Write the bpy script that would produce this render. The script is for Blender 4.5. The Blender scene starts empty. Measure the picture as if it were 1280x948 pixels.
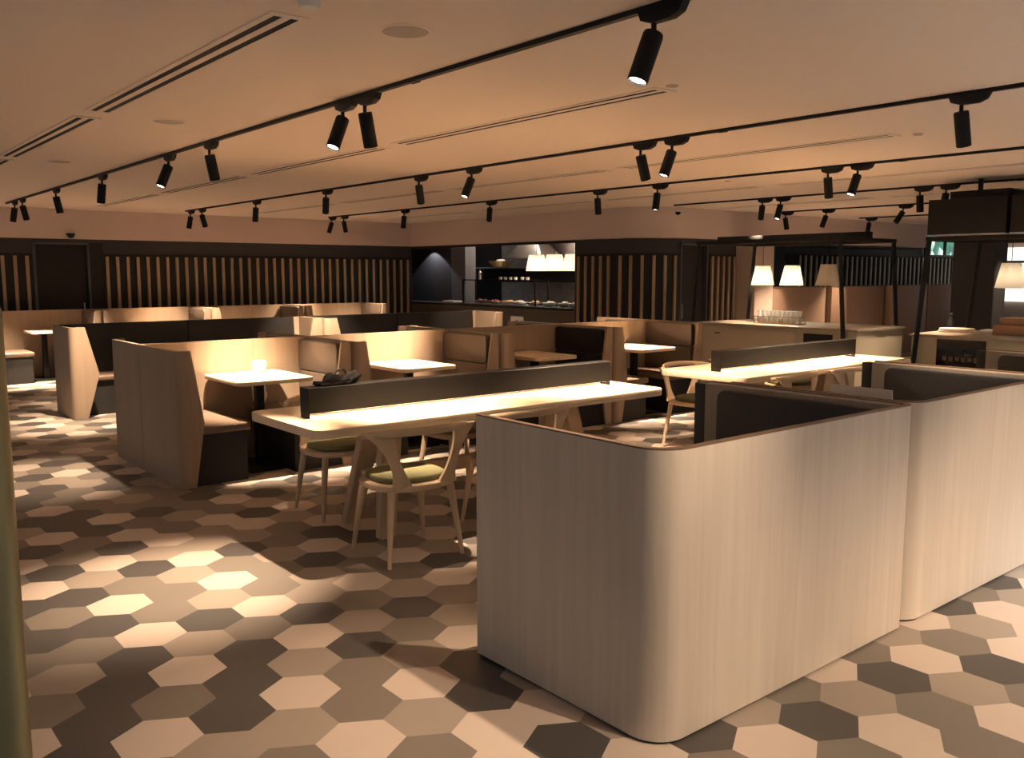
import bpy, bmesh, math, random
from mathutils import Vector, Matrix
random.seed(4)
S = bpy.context.scene; COL = S.collection
PI = math.pi
sin, cos = math.sin, math.cos

# ------------------------------------------------------------------ materials
def nm(name):
    m = bpy.data.materials.new(name); m.use_nodes = True
    nt = m.node_tree; b = nt.nodes['Principled BSDF']
    return m, nt, b
def plain(name, c, rough=.6, metal=0, var=.06, scale=12, bump=0, spec=.5):
    m, nt, b = nm(name)
    tc = nt.nodes.new('ShaderNodeTexCoord'); n = nt.nodes.new('ShaderNodeTexNoise')
    n.inputs['Scale'].default_value = scale; n.inputs['Detail'].default_value = 3
    nt.links.new(tc.outputs['Object'], n.inputs['Vector'])
    mx = nt.nodes.new('ShaderNodeMix'); mx.data_type = 'RGBA'
    mx.inputs[6].default_value = (*[v*(1-var) for v in c], 1)
    mx.inputs[7].default_value = (*[min(1, v*(1+var)) for v in c], 1)
    nt.links.new(n.outputs['Fac'], mx.inputs[0]); nt.links.new(mx.outputs[2], b.inputs['Base Color'])
    b.inputs['Roughness'].default_value = rough; b.inputs['Metallic'].default_value = metal
    b.inputs['Specular IOR Level'].default_value = spec
    if bump:
        bp = nt.nodes.new('ShaderNodeBump'); bp.inputs['Strength'].default_value = bump
        n2 = nt.nodes.new('ShaderNodeTexNoise'); n2.inputs['Scale'].default_value = 260
        nt.links.new(tc.outputs['Object'], n2.inputs['Vector'])
        nt.links.new(n2.outputs['Fac'], bp.inputs['Height']); nt.links.new(bp.outputs['Normal'], b.inputs['Normal'])
    return m
def wood(name, c1, c2, axis='Z', rough=.5, scale=1., spec=.4):
    m, nt, b = nm(name)
    tc = nt.nodes.new('ShaderNodeTexCoord'); mp = nt.nodes.new('ShaderNodeMapping')
    s = {'X': (.5, 14, 14), 'Y': (14, .5, 14), 'Z': (14, 14, .5)}[axis]
    mp.inputs['Scale'].default_value = [v*scale for v in s]
    nt.links.new(tc.outputs['Object'], mp.inputs['Vector'])
    n = nt.nodes.new('ShaderNodeTexNoise'); n.inputs['Scale'].default_value = 1.6
    n.inputs['Detail'].default_value = 7; n.inputs['Roughness'].default_value = .62
    n.inputs['Distortion'].default_value = .35
    nt.links.new(mp.outputs['Vector'], n.inputs['Vector'])
    r = nt.nodes.new('ShaderNodeValToRGB')
    r.color_ramp.elements[0].position = .32; r.color_ramp.elements[0].color = (*c1, 1)
    r.color_ramp.elements[1].position = .7; r.color_ramp.elements[1].color = (*c2, 1)
    nt.links.new(n.outputs['Fac'], r.inputs['Fac']); nt.links.new(r.outputs['Color'], b.inputs['Base Color'])
    b.inputs['Roughness'].default_value = rough; b.inputs['Specular IOR Level'].default_value = spec
    return m
def emit(name, c, s):
    m, nt, b = nm(name)
    b.inputs['Base Color'].default_value = (*c, 1)
    b.inputs['Emission Color'].default_value = (*c, 1); b.inputs['Emission Strength'].default_value = s
    return m
M = {}
M['ceiling'] = plain('ceiling paint', (.86, .735, .635), .9, var=.01, scale=2)
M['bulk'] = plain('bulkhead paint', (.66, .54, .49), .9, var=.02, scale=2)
M['lam'] = wood('booth laminate', (.30, .225, .16), (.35, .265, .19), 'Z', .55)
M['wash'] = wood('whitewashed oak', (.53, .465, .39), (.62, .55, .465), 'Z', .5)
M['rim'] = wood('dark edge band', (.13, .085, .055), (.18, .12, .08), 'X', .5)
M['top'] = wood('oak table top', (.62, .49, .34), (.74, .61, .45), 'X', .45)
M['topY'] = wood('oak table top lengthways', (.62, .49, .34), (.74, .61, .45), 'Y', .45)
M['leg'] = wood('oak leg', (.46, .33, .21), (.56, .42, .28), 'Z', .5)
M['chair'] = wood('oak chair', (.52, .39, .26), (.62, .48, .33), 'Z', .45)
M['slat'] = wood('slat timber', (.27, .185, .11), (.34, .24, .15), 'Z', .5)
M['paleslat'] = wood('pale slat timber', (.50, .44, .36), (.60, .54, .46), 'Z', .5)
M['slate'] = plain('slate wall paint', (.028, .028, .031), .7, scale=3)
M['recess'] = plain('dark recess', (.010, .009, .0085), .8)
M['blacklea'] = plain('black leather', (.011, .010, .010), .5, scale=30, bump=.1)
M['taupe'] = plain('taupe leather', (.095, .072, .055), .5, scale=30, bump=.1)
M['charc'] = plain('charcoal leather', (.022, .022, .023), .55, scale=30, bump=.1)
M['base'] = plain('black plinth', (.010, .0095, .009), .7)
M['seatbr'] = plain('brown seat leather', (.15, .105, .075), .45, scale=30, bump=.1)
M['black'] = plain('black metal', (.006, .006, .006), .55, var=.02, spec=.25)
M['trough'] = plain('black anodised sheet', (.006, .0055, .005), .5, var=.02, spec=.2)
M['green'] = plain('olive seat cushion', (.17, .165, .075), .7, scale=40, bump=.1)
M['white'] = plain('white plastic', (.78, .76, .73), .5)
M['slot'] = plain('slot black', (.01, .01, .01), .9)
M['beige'] = plain('column paint', (.40, .31, .26), .8, var=.03)
M['cream'] = plain('cream cabinet', (.41, .37, .28), .5, var=.03)
M['counter'] = plain('counter stone', (.31, .265, .205), .3, var=.08, scale=20)
M['dkbrown'] = plain('dark counter front', (.10, .082, .06), .6)
M['brownp'] = wood('brown partition', (.27, .175, .12), (.32, .21, .145), 'Z', .6)
M['brass'] = plain('brushed brass', (.36, .30, .15), .38, .55, var=.04)
M['steel'] = plain('brushed steel', (.5, .5, .5), .3, 1)
M['shade'] = None
M['wicker'] = plain('straw weave', (.6, .42, .22), .8, scale=120, var=.3)
M['red'] = plain('red garnish', (.28, .05, .04), .6, scale=60, var=.4)
M['paper'] = plain('white paper', (.85, .83, .8), .8)
M['greyp'] = plain('pale grey acrylic', (.55, .55, .57), .4)
M['kraft'] = plain('kraft card', (.36, .22, .14), .8)
M['cloth'] = plain('black cloth', (.008, .0075, .007), .95, scale=40, bump=.2, spec=.1)
M['lens_on'] = emit('lamp lens', (1, .86, .68), 14)
M['led'] = emit('led strip', (1, .72, .42), 8)
M['grate'] = plain('speaker grille', (.5, .42, .36), .8)
# lampshade: translucent
def shade_mat(name, c):
    m, nt, b = nm(name)
    out = nt.nodes['Material Output']
    tr = nt.nodes.new('ShaderNodeBsdfTranslucent'); tr.inputs['Color'].default_value = (*c, 1)
    mx = nt.nodes.new('ShaderNodeMixShader'); mx.inputs[0].default_value = .6
    b.inputs['Base Color'].default_value = (*c, 1); b.inputs['Roughness'].default_value = .9
    nt.links.new(b.outputs[0], mx.inputs[1]); nt.links.new(tr.outputs[0], mx.inputs[2])
    nt.links.new(mx.outputs[0], out.inputs['Surface'])
    return m
M['shade'] = shade_mat('linen shade', (.84, .79, .70))
def tumbler_mat():
    m, nt, b = nm('frosted glass')
    b.inputs['Base Color'].default_value = (.9, .88, .84, 1); b.inputs['Transmission Weight'].default_value = .45
    b.inputs['Roughness'].default_value = .25; b.inputs['IOR'].default_value = 1.2
    return m
M['tumbler'] = tumbler_mat()
def glass_mat():
    m, nt, b = nm('clear glass')
    b.inputs['Base Color'].default_value = (.95, .97, .97, 1)
    b.inputs['Transmission Weight'].default_value = 1; b.inputs['Roughness'].default_value = .03
    b.inputs['IOR'].default_value = 1.3
    return m
M['glass'] = glass_mat()
def foliage_window():
    m, nt, b = nm('view through window')
    tc = nt.nodes.new('ShaderNodeTexCoord'); v = nt.nodes.new('ShaderNodeTexVoronoi')
    v.inputs['Scale'].default_value = 5
    nt.links.new(tc.outputs['Object'], v.inputs['Vector'])
    r = nt.nodes.new('ShaderNodeValToRGB'); e = r.color_ramp.elements
    r.color_ramp.interpolation = 'CONSTANT'
    e[0].position = 0; e[0].color = (.04, .12, .09, 1)
    e[1].position = .3; e[1].color = (.35, .55, .48, 1)
    x = e.new(.5); x.color = (.75, .85, .8, 1); x = e.new(.7); x.color = (.05, .2, .13, 1)
    sp = nt.nodes.new('ShaderNodeSeparateColor')
    nt.links.new(v.outputs['Color'], sp.inputs[0]); nt.links.new(sp.outputs[0], r.inputs['Fac'])
    nt.links.new(r.outputs['Color'], b.inputs['Emission Color'])
    b.inputs['Emission Strength'].default_value = .8
    b.inputs['Base Color'].default_value = (.02, .02, .02, 1)
    return m
M['view'] = foliage_window()
M['lit'] = emit('lit shopfront', (.9, .82, .74), .75)
TILE = [plain('pale tile', (.60, .51, .435), .5, scale=5, var=.03),
        plain('sand tile', (.34, .29, .24), .5, scale=5, var=.04),
        plain('taupe tile', (.20, .175, .147), .5, scale=5, var=.04),
        plain('charcoal tile', (.078, .072, .066), .5, scale=5, var=.05)]

# ------------------------------------------------------------------ mesh helpers
class B:
    def __init__(s): s.m = bmesh.new()
    def box(s, x0, y0, z0, x1, y1, z1, bev=0, seg=2, rz=0, piv=None, mi=0):
        m = bmesh.new()
        r = bmesh.ops.create_cube(m, size=1)
        bmesh.ops.scale(m, vec=(abs(x1-x0), abs(y1-y0), abs(z1-z0)), verts=m.verts)
        bmesh.ops.translate(m, vec=((x0+x1)/2, (y0+y1)/2, (z0+z1)/2), verts=m.verts)
        if bev: bmesh.ops.bevel(m, geom=m.edges[:], offset=bev, segments=seg, profile=.5, affect='EDGES')
        if rz:
            p = Vector(piv or ((x0+x1)/2, (y0+y1)/2, 0))
            bmesh.ops.rotate(m, cent=p, matrix=Matrix.Rotation(rz, 3, 'Z'), verts=m.verts)
        for f in m.faces: f.material_index = mi
        s.add(m); return s
    def add(s, m, mat=None):
        if mat is not None: bmesh.ops.transform(m, matrix=mat, verts=m.verts)
        me = bpy.data.meshes.new('t'); m.to_mesh(me); m.free(); s.m.from_mesh(me); bpy.data.meshes.remove(me)
    def prism(s, pts, z0, z1, bev=0, mat=None, seg=2):
        m = bmesh.new(); a = [m.verts.new((p[0], p[1], z0)) for p in pts]; b = [m.verts.new((p[0], p[1], z1)) for p in pts]
        n = len(pts)
        m.faces.new(a[::-1]); m.faces.new(b)
        for i in range(n): m.faces.new((a[i], a[(i+1) % n], b[(i+1) % n], b[i]))
        bmesh.ops.recalc_face_normals(m, faces=m.faces)
        if bev: bmesh.ops.bevel(m, geom=[e for e in m.edges if abs(e.verts[0].co.z-e.verts[1].co.z) < 1e-6], offset=bev, segments=seg, profile=.5, affect='EDGES')
        s.add(m, mat); return s
    def sweep(s, pts, rad, n=12, up=(0, 0, 1), caps=True):
        """elliptical tube: rad = list of (a along side, b along up)"""
        m = bmesh.new(); up = Vector(up); P_ = [Vector(p) for p in pts]; rings = []
        for i, p in enumerate(P_):
            t = (P_[min(i+1, len(P_)-1)]-P_[max(i-1, 0)]).normalized()
            u = up if abs(t.dot(up)) < .97 else Vector((0, 1, 0))
            sd = t.cross(u).normalized(); uu = sd.cross(t).normalized()
            a, b = rad[i] if isinstance(rad[i], tuple) else (rad[i], rad[i])
            rings.append([m.verts.new(p+sd*a*cos(2*PI*k/n)+uu*b*sin(2*PI*k/n)) for k in range(n)])
        for i in range(len(rings)-1):
            for k in range(n): m.faces.new((rings[i][k], rings[i][(k+1) % n], rings[i+1][(k+1) % n], rings[i+1][k]))
        if caps: m.faces.new(rings[0][::-1]); m.faces.new(rings[-1])
        bmesh.ops.recalc_face_normals(m, faces=m.faces)
        s.add(m); return s
    def lathe(s, prof, c=(0, 0, 0), n=24, mat=None, closed=True):
        m = bmesh.new(); rings = []
        for r, z in prof: rings.append([m.verts.new((r*cos(2*PI*k/n), r*sin(2*PI*k/n), z)) for k in range(n)])
        for i in range(len(rings)-1):
            for k in range(n): m.faces.new((rings[i][k], rings[i][(k+1) % n], rings[i+1][(k+1) % n], rings[i+1][k]))
        if closed: m.faces.new(rings[0][::-1]); m.faces.new(rings[-1])
        bmesh.ops.recalc_face_normals(m, faces=m.faces)
        bmesh.ops.translate(m, vec=c, verts=m.verts)
        s.add(m, mat); return s
    def build(s, name, mat, parent=None, smooth=35):
        me = bpy.data.meshes.new(name); s.m.to_mesh(me); s.m.free()
        for mm in (mat if isinstance(mat, (list, tuple)) else [mat]): me.materials.append(mm)
        o = bpy.data.objects.new(name, me); COL.objects.link(o)
        if smooth:
            me.shade_smooth() if hasattr(me, 'shade_smooth') else None
            try: me.set_sharp_from_angle(angle=math.radians(smooth))
            except Exception: pass
        if parent is not None: o.parent = parent
        return o
def ribbon(levels, zs, th, closed=False):
    """levels: plan polylines (same length) at heights zs; thickness th to the LEFT of the walking direction"""
    m = bmesh.new(); O = []; I = []
    for pl, z in zip(levels, zs):
        o = []; ii = []
        n = len(pl)
        for k in range(n):
            p = Vector((*pl[k], 0))
            d1 = (Vector((*pl[k], 0))-Vector((*pl[k-1], 0))).normalized() if k > 0 else None
            d2 = (Vector((*pl[k+1], 0))-Vector((*pl[k], 0))).normalized() if k < n-1 else None
            d1 = d1 or d2; d2 = d2 or d1
            n1 = Vector((-d1.y, d1.x, 0)); n2 = Vector((-d2.y, d2.x, 0))
            nn = (n1+n2).normalized(); nn = nn/max(.5, nn.dot(n1))
            o.append(m.verts.new((p.x, p.y, z))); q = p+nn*th; ii.append(m.verts.new((q.x, q.y, z)))
        O.append(o); I.append(ii)
    L = len(O); n = len(O[0])
    for a in range(L-1):
        for k in range(n-1):
            m.faces.new((O[a][k], O[a][k+1], O[a+1][k+1], O[a+1][k])); m.faces.new((I[a][k+1], I[a][k], I[a+1][k], I[a+1][k+1]))
        m.faces.new((O[a][0], O[a+1][0], I[a+1][0], I[a][0])); m.faces.new((O[a][-1], I[a][-1], I[a+1][-1], O[a+1][-1]))
    for k in range(n-1):
        m.faces.new((O[0][k+1], O[0][k], I[0][k], I[0][k+1])); m.faces.new((O[-1][k], O[-1][k+1], I[-1][k+1], I[-1][k]))
    bmesh.ops.recalc_face_normals(m, faces=m.faces)
    b = B(); b.add(m); return b
def arc(cx, cy, r, a0, a1, n=8):
    return [(cx+r*cos(math.radians(a0+(a1-a0)*i/n)), cy+r*sin(math.radians(a0+(a1-a0)*i/n))) for i in range(n+1)]
def rrect(x0, y0, x1, y1, r, n=6):
    return arc(x1-r, y1-r, r, 0, 90, n)+arc(x0+r, y1-r, r, 90, 180, n)+arc(x0+r, y0+r, r, 180, 270, n)+arc(x1-r, y0+r, r, 270, 360, n)
def empty(name, loc, label, cat, group=None, rz=0):
    o = bpy.data.objects.new(name, None); COL.objects.link(o); o.location = loc; o.rotation_euler = (0, 0, rz)
    o.empty_display_size = .1
    return tag(o, label, cat, group)
def tag(o, label, cat, group=None):
    o['label'] = label; o['category'] = cat
    if group: o['group'] = group
    return o
def struct(o): o['kind'] = 'structure'; return o
def dup(root):
    r = root.copy(); COL.objects.link(r)
    for ch in list(root.children):
        c = ch.copy(); COL.objects.link(c); c.parent = r
        for g in list(ch.children):
            d = g.copy(); COL.objects.link(d); d.parent = c
    return r

# ------------------------------------------------------------------ camera
f_px, p, az, H = 1106., math.atan(133/1106.), math.radians(39.5), 1.65
F = Vector((sin(az)*cos(p), cos(az)*cos(p), -sin(p))); R = Vector((cos(az), -sin(az), 0)); U = R.cross(F)
cam = bpy.data.cameras.new('camera'); co = bpy.data.objects.new('camera', cam); COL.objects.link(co)
mw = Matrix((R, U, -F)).transposed().to_4x4(); mw.translation = (0, 0, H); co.matrix_world = mw
cam.sensor_width = 36; cam.lens = f_px*36/1280; cam.clip_start = .05; cam.clip_end = 200
S.camera = co

# ------------------------------------------------------------------ room
CH = 2.68; CAM_H = 1.65
def build_floor():
    s = .159; w = s*math.sqrt(3)*1.004; rh = 1.5*s
    ox, oy = 1.197, 3.583
    m = bmesh.new(); cols = TILE_MAP
    rng = random.Random(11)
    vc = {}; done = {}
    def V(x, y):
        k = (round(x, 3), round(y, 3))
        if k not in vc: vc[k] = m.verts.new((x, y, 0))
        return vc[k]
    for j in range(-32, 64):
        for i in range(-16, 92):
            cx = ox+(i+(.5 if j % 2 else 0))*w; cy = oy+j*rh
            if cx < -3 or cx > 24.5 or cy < -4 or cy > 18.3: continue
            vs = []
            for k in range(6):
                a = PI/6+k*PI/3
                vs.append(V(cx+w/math.sqrt(3)*cos(a), cy+s*sin(a)))
            f = m.faces.new(vs)
            c = cols.get((j, i))
            if c is None:       # avoid like neighbours
                o_ = 0 if j % 2 == 0 else 1
                nb = [done.get((j, i-1)), done.get((j-1, i-1+o_)), done.get((j-1, i+o_)), cols.get((j, i+1))]
                for _ in range(4):
                    c = rng.choices([0, 1, 2, 3], [.24, .26, .28, .22])[0]
                    if c not in nb: break
            done[(j, i)] = c; f.material_index = c
    b = B(); b.add(m); o = b.build('floor', TILE, smooth=0); return struct(o)
TILE_MAP = {}
for _j, _i0, _t in [(-10, 6, '0202'), (-9, 5, '202130'), (-8, 4, '2031302101'), (-7, 3, '031202103231'), (-6, 2, '03'), (-5, 1, '200'), (-4, 0, '2013'), (-3, -1, '11203'), (-2, -2, '303021'), (-1, -3, '0323132'), (0, -2, '230301'), (1, -2, '131232'), (2, -2, '220301'), (3, -2, '332121'), (4, -1, '20202'), (5, -2, '332121'), (6, -1, '01303'), (7, -1, '30111'), (8, -1, '02301'), (9, -1, '32020'), (10, 0, '0321'), (11, 0, '3032'), (12, 0, '3322'), (13, 0, '0212'), (14, 0, '3202'), (15, 0, '323'), (16, 0, '03')]:
    for _k, _c in enumerate(_t): TILE_MAP[(_j, _i0+_k)] = int(_c)
build_floor()
struct(B().box(-3, -4, CH, 25, 18.3, CH+.1).build('ceiling', M['ceiling'], smooth=0))

BH = 2.2      # top of the dark wall panelling, below the pale bulkhead
YW = 16.0; XK = 10.4; YS = 9.3; YR = 10.3
# back wall (left) with door
w = B(); w.box(0.5, YW, 0, 3.19, YW+.15, BH); w.box(4.26, YW, 0, XK+.02, YW+.15, BH); w.box(3.19, YW, 2.14, 4.26, YW+.15, BH)
struct(w.build('wall_back', M['slate'], smooth=0))
w = B(); w.box(0.5, YW, BH, XK+.1, YW+.15, CH)
struct(w.build('wall_back_bulkhead', M['bulk'], smooth=0))
# kitchen-side walls, curved corner and the right hand part
rc = .75
curve = [(XK, 15.999)]+[(XK, 11.0)]+[(XK, YS+rc)]+arc(XK+rc, YS+rc, rc, 180, 270, 12)[1:]+[(12.6, YS)]
bulk = [(XK, YW)]+[(XK, YS+rc)]+arc(XK+rc, YS+rc, rc, 180, 270, 12)[1:]+[(19.4, YS), (19.4, YR)]
struct(ribbon([bulk, bulk], [BH-.01, CH], .12).build('wall_kitchen_bulkhead', M['bulk'], smooth=40))
head = [(XK-.005, YW), (XK-.005, 10.93)]
struct(ribbon([head, head], [BH-.05, BH-.005], .1).build('trim_1', M['recess'], smooth=0))
cw = [(XK, 10.95), (XK, YS+rc)]+arc(XK+rc, YS+rc, rc, 180, 270, 12)[1:]+[(10.83, YS)] if False else None
c1 = [(XK, 10.95), (XK, YS+rc)]+arc(XK+rc, YS+rc, rc, 180, 270, 12)[1:]
struct(ribbon([c1, c1], [0, BH], .12).build('wall_curved', M['slate'], smooth=40))
# door beyond the curve + slatted bay
w = B(); w.box(XK+rc, YS, 2.12, 12.6, YS+.12, BH); w.box(11.86, YS, 0, 12.6, YS+.12, 2.12)
struct(w.build('wall_middle', M['slate'], smooth=0))
struct(B().box(12.4, YS+.12, BH-.04, 19.4, YR+.1, BH+.04).build('trim_4', M['slate'], smooth=0))
w = B(); w.box(12.6, 8.9, 0, 13.12, 10.45, BH-.01)
struct(w.build('wall_pier', M['beige'], smooth=0))
struct(B().box(13.12, YR, 0, 25, YR+.15, CH).build('wall_right', M['slate'], smooth=0))
# kitchen room behind the counter
struct(B().box(12.9, 10.95, 0, 13.0, 18.1, CH).build('wall_kitchen_back', M['slate'], smooth=0))
struct(B().box(11.0, 15.33, 0, 11.1, 17.1, CH).build('wall_kitchen_left', M['slate'], smooth=0))
struct(B().box(XK+.12, 10.85, 0, 13, 10.95, CH).build('wall_kitchen_side', M['slate'], smooth=0))
struct(B().box(11.1, 18.1, 0, 13, 18.2, CH).build('wall_kitchen_end', M['slate'], smooth=0))
struct(B().box(XK, 17.1, 0, 11.1, 17.2, CH).build('wall_recess_end', M['slate'], smooth=0))
struct(B().box(XK-.0, YW+.15, 0, XK+.02, 17.1, CH).build('wall_recess_side', M['slate'], smooth=0))
w = B(); w.box(10.98, 14.84, 0, 11.25, 15.33, CH)
struct(w.build('wall_kitchen_pier', plain('slate pier', (.11, .11, .12), .6), smooth=0))

def door(name, x0, x1, y, z1, m, handle_x):
    o = B().box(x0+.03, y+.05, .01, x1-.03, y+.09, z1-.03).build(name, m, smooth=0); struct(o)
    fb = B(); fb.box(x0, y-.015, 0, x0+.03, y+.1, z1); fb.box(x1-.03, y-.015, 0, x1, y+.1, z1); fb.box(x0, y-.015, z1-.03, x1, y+.1, z1)
    fb.build('door_frame', plain(name+' frame', (.07, .07, .075), .35), o, smooth=0)
    B().sweep([(handle_x, y+.02, .9), (handle_x, y+.02, 1.15)], [.012, .012], 8).build('door_handle', M['steel'], o)
    return o
door('door_1', 3.2, 4.04, YW, 2.14, M['recess'], 3.93)
struct(B().box(4.04, YW, 0, 4.26, YW+.1, 2.14).build('trim_2', M['recess'], smooth=0))
door('door_2', XK+rc, 11.84, YS, 2.12, M['recess'], XK+rc+.1)

# slatted screens
def slat_screen(name, pts, label, z0=0, z1=1.92, d=.035, mat='slat'):
    """pts: list of (x,y,nx,ny) slat feet with outward normal"""
    b = B()
    for x, y, nx, ny in pts:
        a = math.atan2(nx, -ny)
        b.box(x-.025, y-d, z0, x+.025, y, z1, .004, 1, rz=a, piv=(x, y, 0))
    e = empty(name, (0, 0, 0), label, 'slatted wall panel')
    o = b.build('slats', M[mat], e)
    return e
def backing(e, x0, y0, x1, y1, z0, z1):
    B().box(x0, y0, z0, x1, y1, z1).build('backing', M['recess'], e, smooth=0)
y = YW-.012
pts = [(4.31+.1665*i, y, 0, -1) for i in range(37)]
e = slat_screen('slat_screen', pts, 'long panel of upright timber slats on the dark back wall right of the black door')
backing(e, 4.27, YW-.011, 10.39, YW-.001, 0, 1.96)
pts = [(3.10-.173*i, y, 0, -1) for i in range(14)]
e = slat_screen('slat_screen', pts, 'short panel of upright timber slats at far left, left of the black door')
backing(e, .6, YW-.011, 3.18, YW-.001, 0, 1.96)
pts = [(XK-.012, yy, -1, 0) for yy in (10.83, 10.655, 10.48, 10.31, 10.13)]
for a in (192, 205.5, 219, 232.5, 246, 259.5):
    t = math.radians(a); pts.append((XK+rc+(rc+.012)*cos(t), YS+rc+(rc+.012)*sin(t), cos(t), sin(t)))
e = slat_screen('slat_screen', pts, 'timber slats wrapping the curved wall corner right of the kitchen opening')
cb = [(XK-.011, 10.9), (XK-.011, YS+rc)]+arc(XK+rc, YS+rc, rc+.011, 180, 270, 12)[1:]
ribbon([cb, cb], [0, 1.96], .01).build('backing', M['recess'], e)
pts = [(11.93+.15*i, YS-.012, 0, -1) for i in range(5)]
e = slat_screen('slat_screen', pts, 'narrow panel of timber slats between the second black door and the beige pier')
backing(e, 11.87, YS-.011, 12.59, YS-.001, 0, 1.96)
pts = [(16.05+.2*i, YR-.012, 0, -1) for i in range(36)]
e = slat_screen('slat_screen', pts, 'panel of pale upright slats on the far right wall behind the brown partitions', 0, 2.0, mat='paleslat')
backing(e, 15.6, YR-.011, 23.4, YR-.001, 0, 2.03)
# windows at the far right
def window(name, x0, x1, z0, z1, y, mat, mull):
    o = B().box(x0, y-.03, z0, x1, y-.02, z1).build(name, mat, smooth=0); struct(o)
    fr = B()
    for xx in [x0]+mull+[x1]: fr.box(xx-.03, y-.09, z0, xx+.03, y-.03, z1)
    fr.box(x0, y-.09, z0-.05, x1, y-.03, z0); fr.box(x0, y-.09, z1, x1, y-.03, z1+.05)
    fr.build('window_frame', M['black'], o, smooth=0)
window('window_1', 21.3, 23.6, 2.08, 2.62, YR, M['view'], [22.3])
window('window_2', 24.0, 24.9, 1.5, 2.3, YR, M['lit'], [24.5])
struct(B().box(25, -4, 0, 25.1, YR+.2, CH).build('wall_right_end', M['beige'], smooth=0))
o = B().box(24.9, 6, .9, 24.98, 10.2, 2.3).build('window_3', M['lit'], smooth=0); struct(o)
fr = B()
for yy in (6, 7, 8, 9, 10.2): fr.box(24.84, yy-.04, .9, 24.9, yy+.04, 2.3)
fr.box(24.84, 6, 1.9, 24.9, 10.2, 1.96)
fr.build('window_frame', M['black'], o, smooth=0)
# dark column
struct(B().box(13.0, 5.27, 0, 13.4, 5.85, CH, .01, 1).build('wall_column', M['slate'], smooth=0))

# brown high partitions in front of the far right wall
for x0, x1, lab in ((13.14, 14.95, 'tall brown partition beside the beige pier, behind the hanging lamps'),
                    (15.15, 17.1, 'middle tall brown partition behind the glass rack counter'),
                    (17.3, 18.9, 'tall brown partition right of the pale upright post'),
                    (18.95, 20.9, 'rightmost tall brown partition, next to the dark column')):
    ee = empty('high_partition', ((x0+x1)/2, 9.05, 0), lab, 'partition')
    B().box(-(x1-x0)/2, -.05, 0, (x1-x0)/2, .05, 1.385, .008).build('panel', M['brownp'], ee)
    B().box(-(x1-x0)/2, -.055, 1.385, (x1-x0)/2, .055, 1.40, .004).build('top_rail', M['rim'], ee)
tag(B().box(17.13, 8.85, 0, 17.26, 9.0, 1.40, .01).build('partition_post', M['lam']), 'pale upright timber post between two brown partitions', 'post')

# ------------------------------------------------------------------ front boxes (whitewashed booths)
def front_booth(name, x0, x1, label, y0=1.9, y1=2.93, z1=1.06, pad='charc', left=True, divx=None):
    e = empty(name, ((x0+x1)/2, (y0+y1)/2, 0), label, 'booth')
    T = Matrix.Translation((-(x0+x1)/2, -(y0+y1)/2, 0))
    r = .13; th = .028
    pl = [(x0, y1)]+arc(x0+r, y0+r, r, 180, 270, 10)+arc(x1-.04, y0+.04, .04, 270, 360, 5)+[(x1, y1+.1)]
    def mk(b, n, m, par=e, sm=35):
        bmesh.ops.transform(b.m, matrix=T, verts=b.m.verts); return b.build(n, m, par, sm)
    sh = mk(ribbon([pl, pl], [.012, z1-.006], th), 'shell', M['wash'])
    mk(ribbon([pl, pl], [z1-.006, z1], th), 'edge_trim', M['rim'])
    pk = [(x0+.012, y1-.01)]+arc(x0+r, y0+r, r-.012, 180, 270, 10)+arc(x1-.045, y0+.045, .033, 270, 360, 5)+[(x1-.012, y1)]
    mk(ribbon([pk, pk], [0, .012], th-.01), 'kick_strip', M['recess'])
    # divider on the right: board face, leather pad with rounded corners, black end cap
    xd = x1-.045
    mk(B().box(xd-.02, y0+.03, .05, x1-th, y1+.10, z1-.012, .004), 'divider_board', wood_strip)
    b = B(); b.prism(rrect(y0+.0+.04, .46, y1-.01, z1-.03, .05), 0, .05, .012, mat=Matrix(((0, 0, 1, xd-.065), (1, 0, 0, 0), (0, 1, 0, 0), (0, 0, 0, 1))))
    mk(b, 'back_pad', M[pad])
    mk(B().box(xd-.02, y1+.10, .05, x1, y1+.17, z1-.012, .004), 'end_cap', M['blacklea'])
    for s, (a, c) in enumerate(((x0+th+.01, x0+.53), (x1-.59, xd-.07))):
        mk(B().box(a, y0+th+.01, .40, c, y1-.03, .47, .02), 'seat_cushion', M[pad])
        mk(B().box(a+.02, y0+th+.01, 0, c-.04, y1-.05, .40), 'seat_base', M['base'])
    b = B(); b.prism(rrect(y0+.04, .50, y1-.05, z1-.08, .05), 0, .05, .012, mat=Matrix(((0, 0, 1, x0+th+.002), (1, 0, 0, 0), (0, 1, 0, 0), (0, 0, 0, 1))))
    mk(b, 'back_pad', M[pad])
    return e
wood_strip = wood('grey oak board', (.20, .185, .16), (.25, .23, .20), 'Z', .5)
front_booth('dining_booth', 2.22, 3.93, 'nearest pale whitewashed oak booth box with rounded corner in the foreground')
front_booth('dining_booth', 3.955, 5.70, 'second pale whitewashed oak booth box, cut by right edge of the photo')
front_booth('dining_booth', 5.725, 7.47, 'third oak booth box at right edge, only its charcoal padded back showing', z1=1.04)

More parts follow.
